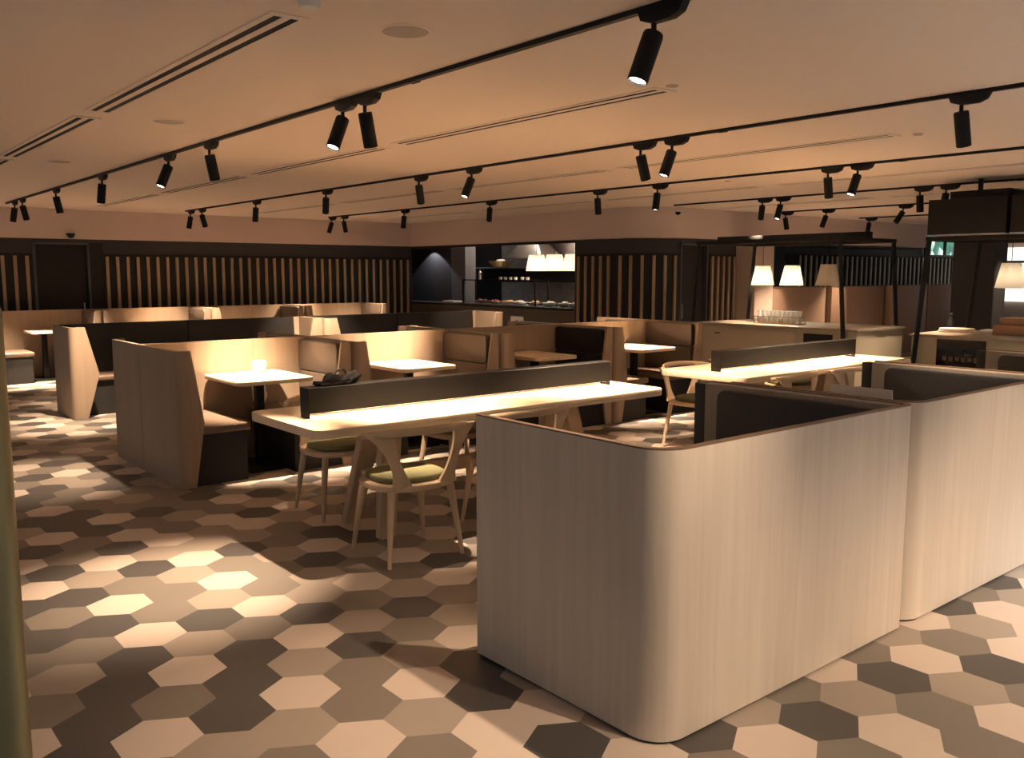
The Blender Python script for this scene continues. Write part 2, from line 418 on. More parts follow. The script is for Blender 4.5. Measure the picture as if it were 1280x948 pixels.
def pedestal_table(name, x0, y0, x1, y1, z, label, mat='topY', group=None):
    cx, cy = (x0+x1)/2, (y0+y1)/2
    e = empty(name, (cx, cy, 0), label, 'table', group)
    B().prism(rrect(x0-cx, y0-cy, x1-cx, y1-cy, .07), z-.035, z, .004).build('table_top', M[mat], e)
    b = B(); b.box(-.035, -.035, .02, .035, .035, z-.035, .004); b.build('pedestal', M['black'], e)
    b = B(); b.prism(rrect(-.2, -.26, .2, .26, .04), 0, .018, .003); b.build('base_plate', M['black'], e)
    B().box(-.18, -.2, z-.05, .18, .2, z-.035).build('mount_plate', M['black'], e)
    return e
pedestal_table('booth_table', 2.76, 2.0, 3.30, 2.9, .76, 'oak table inside the nearest pale booth box', 'topY')
pedestal_table('booth_table', 4.50, 2.0, 5.05, 2.9, .76, 'oak table inside the second pale booth box', 'topY')
# grey menu stand on the second box's table
e = empty('menu_stand', (4.62, 2.56, .76), 'pale grey upright panel standing on the table of the second oak booth box', 'menu stand')
b = B(); b.prism([(-.22, .012), (.20, .012), (.16, .255), (-.20, .255)], -.006, .006, .001, mat=Matrix(((0, 0, 1, 0), (1, 0, 0, 0), (0, 1, 0, 0), (0, 0, 0, 1))))
b.build('panel', M['greyp'], e)
B().box(-.04, -.18, 0, .04, .16, .012, .003).build('foot', M['steel'], e)

# ------------------------------------------------------------------ rows of laminate booths
ZB = 1.06
def wing_levels(x0, yn, yf, sx, x_wing_base, yfs=1, w=(.13, .20, .13)):
    pass
def u_booth(name, x0, x1, yn, yf, label, opening=-1, z1=ZB, pads=('taupe', 'taupe'), sofa=None, seatm='seatbr', wl=True, wr=True, group=None, w3=(.12, .20, .115)):
    """U shaped shell closed at yf, open at yn.  Wings fold in at the open end with a kinked outer edge."""
    cx, cy = (x0+x1)/2, (yn+yf)/2
    e = empty(name, (cx, cy, 0), label, 'booth', group, rz=0)
    dy = 1 if yf > yn else -1
    r = .07; th = .03
    zs = [0, .5, z1]; lv = []
    for wv in w3:
        L = []
        if dy > 0:
            if wl: L += [(x0+wv, yn)]+arc(x0+r, yn+r, r, 270, 180, 6)
            else: L += [(x0, yn)]
            L += [(x0, yf), (x1, yf)]
            if wr: L += arc(x1-r, yn+r, r, 0, -90, 6)+[(x1-wv, yn)]
            else: L += [(x1, yn)]
            L = L[::-1]
        else:
            if wl: L += [(x0+wv, yn)]+arc(x0+r, yn-r, r, 90, 180, 6)
            else: L += [(x0, yn)]
            L += [(x0, yf), (x1, yf)]
            if wr: L += arc(x1-r, yn-r, r, 0, 90, 6)+[(x1-wv, yn)]
            else: L += [(x1, yn)]
        lv.append([(a-cx, b-cy) for a, b in L])
    ribbon(lv, zs, th).build('shell', M['lam'], e, 30)
    def bx(n, m, xa, ya, za, xb, yb, zb, bev=0):
        return B().box(xa-cx, min(ya, yb)-cy, za, xb-cx, max(ya, yb)-cy, zb, bev, 3).build(n, m, e)
    yi = yf-dy*(th+.004); yo = yn+dy*.10
    if sofa:
        # sofa along the far wall
        bx('seat_base', M['base'], x0+th+.02, yi, 0, x1-th-.02, yi-dy*.50, .40)
        bx('seat_cushion', M[seatm], x0+th+.01, yi, .40, x1-th-.01, yi-dy*.54, .46, .02)
        n = sofa; L = (x1-x0-2*th-.12)/n
        for k in range(n):
            xa = x0+th+.03+k*L
            b = B()
            b.prism([(xa-cx+.004, .47), (xa+L-.004-cx, .47), (xa+L-.03-cx if k == n-1 else xa+L-.004-cx, z1+.005), (xa-cx+.004, z1+.005)], 0, .09, .015,
                    mat=Matrix(((1, 0, 0, 0), (0, 0, -dy, yi-cy), (0, 1, 0, 0), (0, 0, 0, 1))))
            b.build('back_pad', M['blacklea'], e)
        return e
    for side, pm in ((0, pads[0]), (1, pads[1])):
        if pm is None: continue
        if side == 0: xa, xb, xc = x0+th+.004, x0+th+.075, x0+.58
        else: xa, xb, xc = x1-th-.004, x1-th-.075, x1-.58
        lo, hi = min(xa, xc), max(xa, xc)
        bx('seat_base', M['base'], lo+(.0 if side == 0 else .03), yi, 0, hi-(.03 if side == 0 else 0), yo-dy*.06, .40)
        bx('seat_cushion', M[seatm if pm != 'blacklea' else 'blacklea'], lo, yi, .40, hi, yo-dy*.08, .47, .02)
        for z0_, z1_, n_ in ((.475, .76, 'lower_pad'), (.765, z1-.02, 'back_pad')):
            b = B(); ya, yb = sorted((yi-dy*.005, yo+dy*.02))
            b.prism(rrect(ya-cy, z0_, yb-cy, z1_, .04 if n_ == 'back_pad' else .015), 0, abs(xb-xa), .012,
                    mat=Matrix(((0, 0, 1, min(xa, xb)-cx), (1, 0, 0, 0), (0, 1, 0, 0), (0, 0, 0, 1))))
            b.build(n_, M[pm], e)
    return e
XA = [2.25, 3.77, 5.40, 6.98, 8.52]
XB = [2.45, 5.62, 8.72]
XC = [2.30, 3.87, 5.60, 7.30, 9.03]
padA = [('taupe', 'taupe'), ('taupe', 'taupe'), ('taupe', 'blacklea'), ('taupe', 'taupe')]
labA = ['brown laminate booth beside the left aisle with a lit table and taupe padded bench',
        'brown laminate booth with bright table, second from the aisle in the nearest booth row',
        'brown laminate booth with unlit table and black padded back behind the first bar table',
        'brown laminate booth at right end of nearest row, next to the cream counter']
for k in range(4):
    u_booth('booth', XA[k]+.004, XA[k+1]-.004, 6.70, 7.595, labA[k], pads=padA[k])
labA2 = ['booth backing onto the lit aisle booth, seen as the rear section of its side panel',
         'booth behind the second booth of the nearest row, only its panel rim showing',
         'booth behind the third booth of the nearest row, its rims showing below the kitchen counter',
         'booth behind the rightmost booth of the nearest row, its pale rim below the curved slats']
for k in range(4):
    u_booth('booth', XA[k]+.004, XA[k+1]-.004, 8.40, 7.605, labA2[k], w3=(.1, .16, .12))
labB = ['long black padded sofa booth of the middle row beside the aisle, kinked end panel',
        'long black padded sofa booth of the middle row in front of the kitchen counter']
for k in range(2):
    u_booth('sofa_booth', XB[k]+.004, XB[k+1]-.004, 10.75, 11.5, labB[k], z1=1.04, sofa=2, w3=(.16, .30, .17))
labC = ['far booth at left photo edge with a dark bench base and small lit table',
        'far booth in the back row below the left end of the long slats',
        'far booth in the back row, the brightly lit one left of centre',
        'far booth in the back row at its right end near the kitchen corner']
for k in range(4):
    u_booth('booth', XC[k]+.004, XC[k+1]-.004, 14.7, 15.6, labC[k], wl=k > 0, pads=('seatbr', 'taupe'))
for k, (xa, xb, lab) in enumerate(((2.76, 3.43, 'oak booth table beside the left aisle, brightly lit, a white packet at its end'),
                                   (4.30, 4.92, 'brightly lit oak booth table, second from the aisle'),
                                   (5.93, 6.50, 'unlit oak booth table in front of the black padded back'),
                                   (7.45, 8.10, 'lit oak booth table in the rightmost booth of the nearest row'))):
    pedestal_table('booth_table', xa, 6.76, xb, 7.55, .78, lab)
for k, (xa, xb, lab) in enumerate(((2.88, 3.35, 'small far table with a bright top, in the far left booth'),
                                   (4.45, 5.0, 'far table in the back row booth below the left end of the slats'),
                                   (6.15, 6.7, 'far table in the bright back row booth'),
                                   (7.9, 8.4, 'far table in the last back row booth'))):
    pedestal_table('booth_table', xa, 14.85, xb, 15.5, .76, lab)

# ------------------------------------------------------------------ bar tables
def bar_table(name, x0, x1, y0, y1, label, tx0, tx1, ty=4.89, z=.775):
    cx, cy = (x0+x1)/2, (y0+y1)/2
    e = empty(name, (cx, cy, 0), label, 'table', 'communal bar tables')
    B().prism(rrect(x0-cx, y0-cy, x1-cx, y1-cy, .08), z-.055, z, .006).build('table_top', M['top'], e)
    for sx in (-1, 1):
        for sy in (-1, 1):
            xt = sx*((x1-x0)/2-.70); xb = sx*((x1-x0)/2-.58)
            yt = sy*.10; yb = sy*.225
            m = bmesh.new()
            vs = []
            for zz, X_, Y_, a, b_ in ((0.0, xb, yb, .055, .035), (z-.055, xt, yt, .075, .04)):
                vs.append([m.verts.new((X_+ax*a, Y_+ay*b_, zz)) for ax, ay in ((-1, -1), (1, -1), (1, 1), (-1, 1))])
            m.faces.new(vs[0][::-1]); m.faces.new(vs[1])
            for k in range(4): m.faces.new((vs[0][k], vs[0][(k+1) % 4], vs[1][(k+1) % 4], vs[1][k]))
            bmesh.ops.bevel(m, geom=m.edges[:], offset=.006, segments=2, affect='EDGES')
            b = B(); b.add(m); b.build('leg', M['leg'], e)
        B().box(sx*((x1-x0)/2-.72)-.05, -.2, z-.085, sx*((x1-x0)/2-.72)+.05, .2, z-.055, .003).build('cross_brace', M['leg'], e)
    L = (x1-x0)/2-.56
    B().box(-L, -.035, .30, L, .035, .39, .006).build('stretcher', M['leg'], e)
    # light trough over the table centre line
    t = empty('light_trough', ((tx0+tx1)/2, ty, z), 'long black light box along the middle of '+('the nearer bar table' if x0 < 4 else 'the farther bar table'), 'light box', 'bar table light boxes')
    L = (tx1-tx0)/2
    B().box(-L, -.055, .028, L, .055, .185, .003, 1).build('housing', M['trough'], t)
    B().box(-L+.02, -.03, .024, L-.02, .03, .028).build('led_strip', M['led'], t, smooth=0)
    for xx in (-L+.006, L-.006): B().box(xx-.005, -.05, 0, xx+.005, .05, .028).build('standoff', M['black'], t)
    return e
bar_table('bar_table', 2.24, 5.17, 4.42, 5.36, 'long oak communal bar table in the centre, lit from above', 2.40, 4.99)
bar_table('bar_table', 6.15, 8.93, 4.42, 5.36, 'second long oak bar table farther right, behind the pale booth boxes', 6.38, 8.65)

# ------------------------------------------------------------------ chairs
def chair_proto():
    """local: faces +Y (back at -Y), origin on floor"""
    e = empty('dining_chair', (0, 0, 0), 'x', 'chair', 'oak chairs at the bar tables')
    # seat ring: rounded wood shell
    pts = []
    for k in range(36):
        a = 2*PI*k/36; n = 2.6
        cxx = abs(cos(a))**(2/n)*math.copysign(1, cos(a)); syy = abs(sin(a))**(2/n)*math.copysign(1, sin(a))
        pts.append((.255*cxx, .235*syy))
    B().prism(pts, .405, .44, .012).build('seat', M['chair'], e)
    pts2 = [(x*.84, y*.84+.01) for x, y in pts]
    B().prism(pts2, .44, .475, .014, seg=3).build('cushion', M['green'], e)
    for sx in (-1, 1):
        for sy in (-1, 1):
            B().sweep([(sx*.185, sy*.165, .41), (sx*.205, sy*.185, .25), (sx*.235, sy*.215, 0)], [.022, .019, .011], 12).build('leg', M['chair'], e)
    # bowed top rail
    P_ = []; Rr = []
    for k in range(21):
        q = -1+k/10
        P_.append((.335*sin(q*1.25)/sin(1.25), -.285+.17*(1-cos(q*1.25))/(1-cos(1.25)), .748-.026*abs(q)**2.2)); Rr.append((.011, .023-.006*abs(q)**3))
    B().sweep(P_, Rr, 10).build('back_rail', M['chair'], e)
    # two flared splats joining rail and seat
    for sx in (-1, 1):
        m = bmesh.new(); n = 10; rows = []
        for i in range(n+1):
            t = i/n; z = .425+t*(.742-.425)
            wdt = .030+.055*(abs(t-.45)/.55)**2.2
            xc = .140+.13*t**1.3; yc = -.215-.045*t+.055*(xc/.335)**2*t
            row = []
            for q in range(5):
                u_ = (q/4-.5)*2; xx = xc+u_*wdt
                row.append((sx*xx, yc+.30*max(0, xx-.13)*(.55+.2*t), z))
            rows.append(row)
        th = .012
        Fv = [[m.verts.new(c) for c in r] for r in rows]
        Bv = [[m.verts.new((c[0]*.985, c[1]+.016, c[2])) for c in r] for r in rows]
        for i in range(n):
            for q in range(4):
                m.faces.new((Fv[i][q], Fv[i][q+1], Fv[i+1][q+1], Fv[i+1][q])); m.faces.new((Bv[i][q+1], Bv[i][q], Bv[i+1][q], Bv[i+1][q+1]))
            m.faces.new((Fv[i][0], Fv[i+1][0], Bv[i+1][0], Bv[i][0])); m.faces.new((Fv[i][4], Bv[i][4], Bv[i+1][4], Fv[i+1][4]))
        for q in range(4):
            m.faces.new((Fv[0][q+1], Fv[0][q], Bv[0][q], Bv[0][q+1])); m.faces.new((Fv[n][q], Fv[n][q+1], Bv[n][q+1], Bv[n][q]))
        bmesh.ops.recalc_face_normals(m, faces=m.faces)
        b = B(); b.add(m); b.build('back_splat', M['chair'], e, 60)
    return e
cp = chair_proto()
chairs = [
    (2.77, 4.34, -.05, 'oak chair with olive cushion in full view at near side of the nearer bar table'),
    (3.64, 4.42, .0, 'oak chair at nearer bar table, its rail just above the pale booth box rim'),
    (2.93, 5.43, PI-.05, 'oak chair with olive cushion tucked under far left end of nearer bar table'),
    (3.95, 5.43, PI, 'oak chair on far side of the nearer bar table, seen through the nearest chair'),
    (6.62, 5.26, PI, 'oak chair in full light at left end of the farther bar table'),
    (6.75, 4.48, .08, 'leftmost oak chair at near side of the farther bar table'),
    (7.60, 4.46, .0, 'middle oak chair at near side of the farther bar table'),
    (8.38, 4.48, -.05, 'right oak chair at near side of the farther bar table'),
    (7.60, 5.46, PI, 'middle oak chair on far side of the farther bar table'),
    (8.40, 5.46, PI, 'right oak chair on far side of the farther bar table'),
]
for k, (x, y, rz, lab) in enumerate(chairs):
    c = cp if k == 0 else dup(cp)
    c.location = (x, y, 0); c.scale = (1.04,)*3; c.rotation_euler = (0, 0, rz); c['label'] = lab

# ------------------------------------------------------------------ small things on booths
e = empty('bag', (2.60, 4.89, .961), 'crumpled black bag lying on the left end of the nearer light box', 'bag')
m = bmesh.new(); bmesh.ops.create_icosphere(m, subdivisions=4, radius=1)
for v in m.verts:
    c = v.co.copy(); n = .1*sin(7*c.x+3*c.z)+.08*sin(9*c.y+5*c.x)+.06*sin(13*c.z+4*c.y)
    v.co = Vector((c.x*.17*(1+n)*(1-.25*max(0, -c.x)), c.y*.05*(1+n), max(0, (c.z+.45)*.032*(1+3*n)*(1.1+.6*c.x))))
b = B(); b.add(m); b.build('bag_body', M['cloth'], e, 60)
b = B(); b.sweep([(-.0, 0, .05)]+[(-.0+.11*t, .01*sin(9*t), .05+.045*sin(PI*t)) for t in (.15, .3, .5, .7, .85)]+[(.11, 0, .05)], [.007]*7, 8)
b.build('handle', M['blacklea'], e)
tag(B().box(3.16, 7.36, .78, 3.26, 7.44, .88, .006).build('napkin_packet', M['paper']), 'white packet standing at the end of the lit aisle booth table', 'packet')
e = empty('paper_bag', (3.02, 6.9, 0), 'white crumpled bag hanging at the pedestal under the lit aisle booth table', 'bag')
m = bmesh.new(); bmesh.ops.create_icosphere(m, subdivisions=3, radius=1)
for v in m.verts:
    c = v.co.copy(); n = .12*sin(9*c.x+3*c.z)+.1*sin(11*c.y+5*c.x)
    v.co = Vector((c.x*.06*(1+n)+.21, c.y*.06*(1+n)+.56, c.z*.11*(1+n)+.575))
b = B(); b.add(m); b.build('bag_body', M['paper'], e, 60)
# ------------------------------------------------------------------ kitchen counter
e = empty('kitchen_counter', (10.7, 13.45, 0), 'long dark brown kitchen counter below the lit opening', 'counter')
B().box(-.25, -2.47, 0, .22, 3.5, 1.0).build('counter_front', M['dkbrown'], e, smooth=0)
B().box(-.27, -2.49, 1.0, .26, 3.55, 1.04, .004).build('worktop', M['recess'], e)
ZC = 1.042
def rack_case():
    e = empty('display_case', (10.72, 13.0, ZC), 'black framed glass display case with shelves on the kitchen counter', 'display case')
    fr = B()
    for yy in (-.85, 1.35):
        for xx in (-.16, .16): fr.box(xx-.012, yy-.012, 0, xx+.012, yy+.012, .47)
    for xx in (-.16, .16): fr.box(xx-.012, -.85, .455, xx+.012, 1.35, .475)
    fr.build('case_frame', M['black'], e, smooth=0)
    B().box(-.155, -.84, .46, .155, 1.34, .468).build('glass_shelf', M['glass'], e, smooth=0)
    B().box(-.15, -.84, .0, .15, 1.34, .01).build('base_tray', M['steel'], e, smooth=0)
rack_case()
def dish(name, x, y, z, r, h, mat, mat2, label, cat, seed, n=9, group=None):
    e = empty(name, (x, y, z), label, cat, group)
    B().lathe([(r*.5, 0), (r*.95, h*.5), (r, h), (r*.93, h), (r*.85, h*.55), (.001, h*.3)], n=24).build('plate', M[mat], e)
    rng = random.Random(seed); b = B()
    for k in range(n):
        a = rng.random()*6.28; q = rng.random()*r*.6
        m = bmesh.new(); bmesh.ops.create_icosphere(m, subdivisions=2, radius=r*.22*(.7+.6*rng.random()))
        bmesh.ops.translate(m, vec=(q*cos(a), q*sin(a), h*.9), verts=m.verts); b.add(m)
    b.build('food', M[mat2], e)
    return e
for k, (yy, m1, m2, lab) in enumerate(((13.95, 'steel', 'red', 'steel dish of red garnish at left end of the display case'),
                                       (13.55, 'steel', 'red', 'second steel dish of red food in the display case'),
                                       (13.15, 'white', 'wicker', 'white dish of pale food in the middle of the display case'),
                                       (12.8, 'white', 'paper', 'white dish of bright food below the shelf of the case'),
                                       (12.4, 'steel', 'wicker', 'steel dish of brown food at right end of the display case'))):
    dish('food_dish', 10.74, yy, ZC+.011, .15, .05, m1, m2, lab, 'dish', k)
# things on the glass shelf
for k, yy in enumerate((13.35, 13.2, 13.05, 12.9, 12.7, 12.55)):
    tag(B().lathe([(.001, 0), (.03, 0), (.035, .05), (.028, .055), (.02, .03)], (10.72, yy, ZC+.469), 14).build('glass_cup', M['white']),
        'small cup on the glass shelf of the kitchen display case, %s from left' % ['first', 'second', 'third', 'fourth', 'fifth', 'last'][k], 'cup', 'cups on the display case shelf')
tag(B().lathe([(.001, 0), (.035, 0), (.035, .14), (.012, .17), (.012, .2), (.001, .2)], (10.72, 14.0, ZC+.469), 16).build('bottle', M['steel']), 'tall bottle at left end of the display case shelf', 'bottle')
for k, (yy, lab) in enumerate(((11.95, 'white bowl with bright contents on the counter below the hanging lamps'), (11.55, 'white bowl with bright contents at right end of the kitchen counter'), (11.25, 'small bowl against the slatted corner on the kitchen counter'))):
    dish('serving_bowl', 10.72, yy, ZC, .13, .07, 'white', 'paper', lab, 'bowl', 20+k)
tag(B().prism(rrect(10.6, 14.75, 10.85, 15.15, .03), ZC, ZC+.035, .004).build('tray', M['white']), 'white tray on left part of the kitchen counter', 'tray')
e = empty('glass_screen', (10.74, 16.2, ZC), 'low glass screen with dark post at left end of the kitchen counter', 'screen')
B().box(-.015, .27, 0, .015, .30, .40).build('post', M['black'], e, smooth=0)
B().box(-.003, -.55, .02, .003, .27, .34).build('pane', M['glass'], e, smooth=0)
# back shelf and hood
e = empty('wall_shelf', (12.2, 14.6, 0), 'steel shelf under the bright hood at the back of the kitchen', 'shelf')
B().box(-.2, -1.5, 1.74, .25, 1.45, 1.77, .003).build('shelf_board', M['steel'], e)
B().box(.2, -1.5, 1.45, .45, 1.45, 1.74).build('shelf_support', M['recess'], e, smooth=0)
e = empty('extractor_hood', (12.3, 14.2, 0), 'brushed steel extractor hood behind the three bright kitchen lamps', 'hood')
b = B()
m = bmesh.new()
vs = [[m.verts.new((sx*a, sy*c, z)) for sx, sy in ((-1, -1), (1, -1), (1, 1), (-1, 1))] for a, c, z in ((.3, .6, 1.95), (.15, .3, 2.25), (.15, .3, 2.66))]
for i in range(2):
    for k in range(4): m.faces.new((vs[i][k], vs[i][(k+1) % 4], vs[i+1][(k+1) % 4], vs[i+1][k]))
m.faces.new(vs[2]); m.faces.new(vs[0][::-1]); b.add(m); b.build('hood_body', M['steel'], e, smooth=0)
B().box(-.3, -1.2, 1.93, .3, .62, 1.95).build('hood_lip', M['steel'], e, smooth=0)
for k in range(1): pass
struct(B().box(12.8, 12.9, 1.0, 12.88, 15.9, 2.6).build('trim_3', plain('steel splashback', (.42, .38, .35), .35, .6, var=.35, scale=6), smooth=0))
e = empty('woven_basket', (12.15, 15.12, 1.772), 'round woven basket on the kitchen shelf', 'basket')
B().lathe([(.001, 0), (.16, 0), (.25, .09), (.27, .13), (.25, .13), (.2, .06), (.001, .02)], n=28).build('basket_body', M['wicker'], e)
B().lathe([(.1, .05), (.14, .10), (.08, .16), (.001, .17)], n=16, closed=False).build('bread', M['paper'], e)

def pendant(x, y, z0, z1, zt, label, lit, rb=.16, rt=.10, group='cone shade pendant lamps'):
    e = empty('pendant_lamp', (x, y, z0), label, 'lamp', group)
    h = z1-z0
    B().lathe([(rb, 0), (rt, h), (rt-.004, h), (rb-.004, 0), (rb, 0)], n=32, closed=False).build('lamp_shade', M['shade'], e)
    B().sweep([(0, 0, h-.05), (0, 0, zt-z0)], [.004, .004], 6).build('cord', M['black'], e)
    B().lathe([(.001, h-.10), (.018, h-.09), (.018, h-.02), (.03, h-.01), (rt-.003, h-.005), (rt-.003, h-.002), (.001, h-.002)], n=20).build('lamp_holder', M['black'], e)
    B().lathe([(.001, h-.17), (.03, h-.15), (.03, h-.12), (.012, h-.1)], n=14).build('bulb', M['lens_on'] if lit else M['white'], e)
    if lit:
        l = bpy.data.lights.new('bulb_light', 'POINT'); l.energy = lit; l.color = (1, .86, .70); l.shadow_soft_size = .04
        lo = bpy.data.objects.new('bulb_light', l); COL.objects.link(lo); lo.location = (x, y, z0+h-.2)
    return e
for yy, lab in ((12.62, 'left one of the bright white lamps hanging in the kitchen opening'), (12.12, 'middle bright white lamp hanging in the kitchen opening'), (11.62, 'right bright white lamp in the kitchen opening, cut by the slatted corner')):
    pendant(11.0, yy, 1.68, 1.98, CH, lab, 7, .20, .145)

# ------------------------------------------------------------------ islands
def island(name, x0, y0, x1, y1, label, z=.95):
    cx, cy = (x0+x1)/2, (y0+y1)/2
    e = empty(name, (cx, cy, 0), label, 'counter', 'cream service islands')
    B().box(x0-cx, y0-cy, .06, x1-cx, y1-cy, z-.03, .004).build('cabinet_body', M['cream'], e)
    B().box(x0-cx+.03, y0-cy+.03, 0, x1-cx-.03, y1-cy-.03, .06).build('plinth', M['base'], e, smooth=0)
    B().box(x0-cx-.03, y0-cy-.03, z-.03, x1-cx+.03, y1-cy+.03, z, .003).build('worktop', M['counter'], e)
    return e, cx, cy
i1, cx, cy = island('service_island', 10.2, 5.70, 11.35, 8.10, 'cream service island with a glass rack under the three hanging lamps')
d = B().box(10.185-cx, 6.55-cy, .12, 10.2-cx, 7.97-cy, .885, .003).build('door', M['cream'], i1)
B().box(10.18-cx, 7.75-cy, .80, 10.186-cx, 7.84-cy, .815).build('door_knob', M['black'], d)
B().box(10.175-cx, 6.02-cy, .60, 10.199-cx, 6.42-cy, .87).build('niche', M['recess'], i1, smooth=0)
b = B()
for k in range(5): b.box(10.16-cx, (6.08+k*.055)-cy, .66, 10.175-cx, (6.12+k*.055)-cy, .72+.01*(k % 3), .004)
b.build('cutlery_boxes', M['wicker'], i1)
i2, cx, cy = island('service_island', 10.1, 2.6, 11.25, 4.96, 'cream service island at right edge with a dark glass door')
d = B().box(10.08-cx, 4.13-cy, .42, 10.099-cx, 4.66-cy, .905, .003).build('glass_door', plain('dark oven glass', (.012, .012, .012), .12), i2)
b = B()
for k in range(6): b.box(10.077-cx, (4.20+k*.068)-cy, .66+.01*(k % 2), 10.081-cx, (4.245+k*.068)-cy, .715)
b.build('door_print', M['dkbrown'], d)
# steel/black A-frames over the islands
def aframe(name, x0, x1, y0, y1, zt, label, spl=.16, far=True):
    cx, cy = (x0+x1)/2, (y0+y1)/2
    e = empty(name, (cx, cy, 0), label, 'frame')
    for sx in (-1, 1):
        for sy in (-1, 1):
            yt = sy*(y1-y0)/2; yb = yt+sy*spl
            X = sx*(x1-x0)/2
            B().sweep([(X, yb, 0), (X, yt, zt-.02)], [(.032, .032)]*2, 4, up=(0, 1, 0)).build('post', M['black'], e, smooth=0)
        B().box(sx*(x1-x0)/2-.025, -(y1-y0)/2-.03, zt-.05, sx*(x1-x0)/2+.025, (y1-y0)/2+.03, zt, .003).build('side_beam', M['black'], e)
    for sy in (-1, 1):
        B().box(-(x1-x0)/2, sy*(y1-y0)/2-.025, zt-.05, (x1-x0)/2, sy*(y1-y0)/2+.025, zt, .003).build('end_beam', M['black'], e)
    return e, cx, cy
a1, cx, cy = aframe('canopy_frame', 10.12, 11.44, 5.93, 8.10, 2.09, 'black four-post frame over the island with three hanging lamps')
B().box(10.78-cx-.06, 5.9-cy, 2.09, 10.78-cx+.06, 8.25-cy, 2.17, .003).build('lamp_beam', M['black'], a1)
a2, cx, cy = aframe('canopy_frame', 10.02, 11.32, 2.7, 4.78, 2.05, 'black four-post frame at right edge carrying black boxes')
B().box(10.8-cx-.04, 2.6-cy, 2.05, 10.8-cx+.04, 4.8-cy, 2.07, .003).build('lamp_beam', M['steel'], a2)
for y0, y1, lab in ((3.97, 4.80, 'large black box hanging above the right island, left one'), (3.05, 3.93, 'black box above the right island cut by the photo edge')):
    e = empty('overhead_box', (10.3, (y0+y1)/2, 2.07), lab, 'overhead box', 'black boxes over the right island')
    hh = (y1-y0)/2
    B().box(-.3, -hh, 0, .35, hh, .385, .004).build('box_body', M['black'], e)
    B().box(-.2, -hh*.95, .385, .25, hh*.55, .47, .003).build('box_top', M['black'], e)
    B().box(-.305, -hh, -.012, .35, hh, 0).build('bottom_rail', M['steel'], e, smooth=0)
    B().box(0, -.02, .47, .04, .02, CH-2.07).build('hanger', M['black'], e, smooth=0)
pendant(10.8, 7.50, 1.475, 1.745, 2.092, 'warm lit cone lamp, leftmost of three over the glass rack', 3.5)
pendant(10.8, 7.03, 1.475, 1.75, 2.092, 'brightest cone lamp, middle of three over the service island', 16.)
pendant(10.8, 6.48, 1.48, 1.76, 2.092, 'unlit tan cone lamp, rightmost of three over the service island', 0)
pendant(10.8, 4.20, 1.475, 1.76, 2.05, 'tan cone lamp hanging over the boxes at the right photo edge', .6)

# glass rack: two layers of tumblers on a tray
e = empty('glass_rack', (10.62, 7.08, .952), 'low rack tray under the rows of tumblers on the cream island', 'rack')
B().box(-.13, -.34, 0, .13, .34, .012, .003).build('tray', M['wicker'], e)
B().box(-.13, -.34, .092, .13, .34, .098, .002).build('upper_tray', M['glass'], e)
b = B()
for yy in (-.33, .33):
    for xx in (-.12, .12): b.box(xx-.006, yy-.006, .01, xx+.006, yy+.006, .092)
b.build('corner_posts', M['steel'], e, smooth=0)
proto = None
ORD9 = 'first second third fourth fifth sixth seventh eighth ninth'.split()
for lz, zz in (('lower', .9645), ('upper', 1.0505)):
    for r_, xx in (('front', 10.54), ('back', 10.68)):
        for k in range(9):
            yy = 7.36-k*.07
            if proto is None:
                proto = B().lathe([(.001, 0), (.022, 0), (.028, .078), (.026, .078), (.02, .006), (.001, .006)], n=12).build('tumbler', M['tumbler'])
                g = proto
            else: g = proto.copy(); COL.objects.link(g)
            g.location = (xx, yy, zz)
            tag(g, 'glass tumbler in the island rack, %s layer, %s row, %s from left' % (lz, r_, ORD9[k]), 'glass', 'tumblers in the rack')
# items on island 2
for k, (z0, z1) in enumerate(((.951, .972), (.973, .994))):
    tag(B().lathe([(.001, z0), (.19-.01*k, z0), (.20-.01*k, z0+.01), (.20-.01*k, z1), (.001, z1)], (10.75, 4.86-.12, 0), 32).build('serving_board', M['top']),
        '%s round wooden board of the pair on the right island' % ('lower' if k == 0 else 'upper'), 'board', 'round boards on the right island')
tag(B().box(10.85, 4.38, .951, 11.05, 4.52, .985, .004).build('napkin_stack', M['paper']), 'white napkin stack beside the round boards on the right island', 'napkins')
for x0, y0, z0, y1, z1, lab in ((10.55, 3.6, .951, 4.26, 1.06, 'lower wide brown box on the right island'), (10.62, 3.62, 1.061, 4.22, 1.14, 'upper brown box stacked on the right island'), (10.75, 3.5, 1.141, 4.0, 1.2, 'dark small box on top of the brown boxes at the photo edge')):
    tag(B().box(x0, y0, z0, x0+.35, y1, z1, .004).build('storage_box', M['kraft'] if z1 < 1.19 else M['recess']), lab, 'box', 'boxes on the right island')
e = empty('bottle', (11.05, 5.0-.05, .951), 'small dark bottle with a pale cap beside the right island frame post', 'bottle')
B().lathe([(.001, 0), (.035, 0), (.035, .12), (.012, .16), (.012, .19), (.001, .19)], n=16).build('bottle_body', M['recess'], e)
B().lathe([(.001, .19), (.014, .19), (.014, .21), (.001, .21)], n=12).build('cap', M['steel'], e)
# far small white sign in front of kitchen counter
e = empty('table_sign', (9.4, 11.33, 0), 'small white card with dark mark in front of the kitchen counter', 'sign')
b = B(); b.box(-.01, -.22, .80, .0, .10, .93); b.build('card', M['paper'], e, smooth=0)
B().box(-.012, -.075, .855, -.0101, -.045, .875).build('mark', M['recess'], e, smooth=0)
B().box(-.006, -.08, 0, .006, -.06, .80).build('stand_pole', M['black'], e, smooth=0)
B().box(-.1, -.17, 0, .1, .03, .012).build('stand_base', M['black'], e, smooth=0)

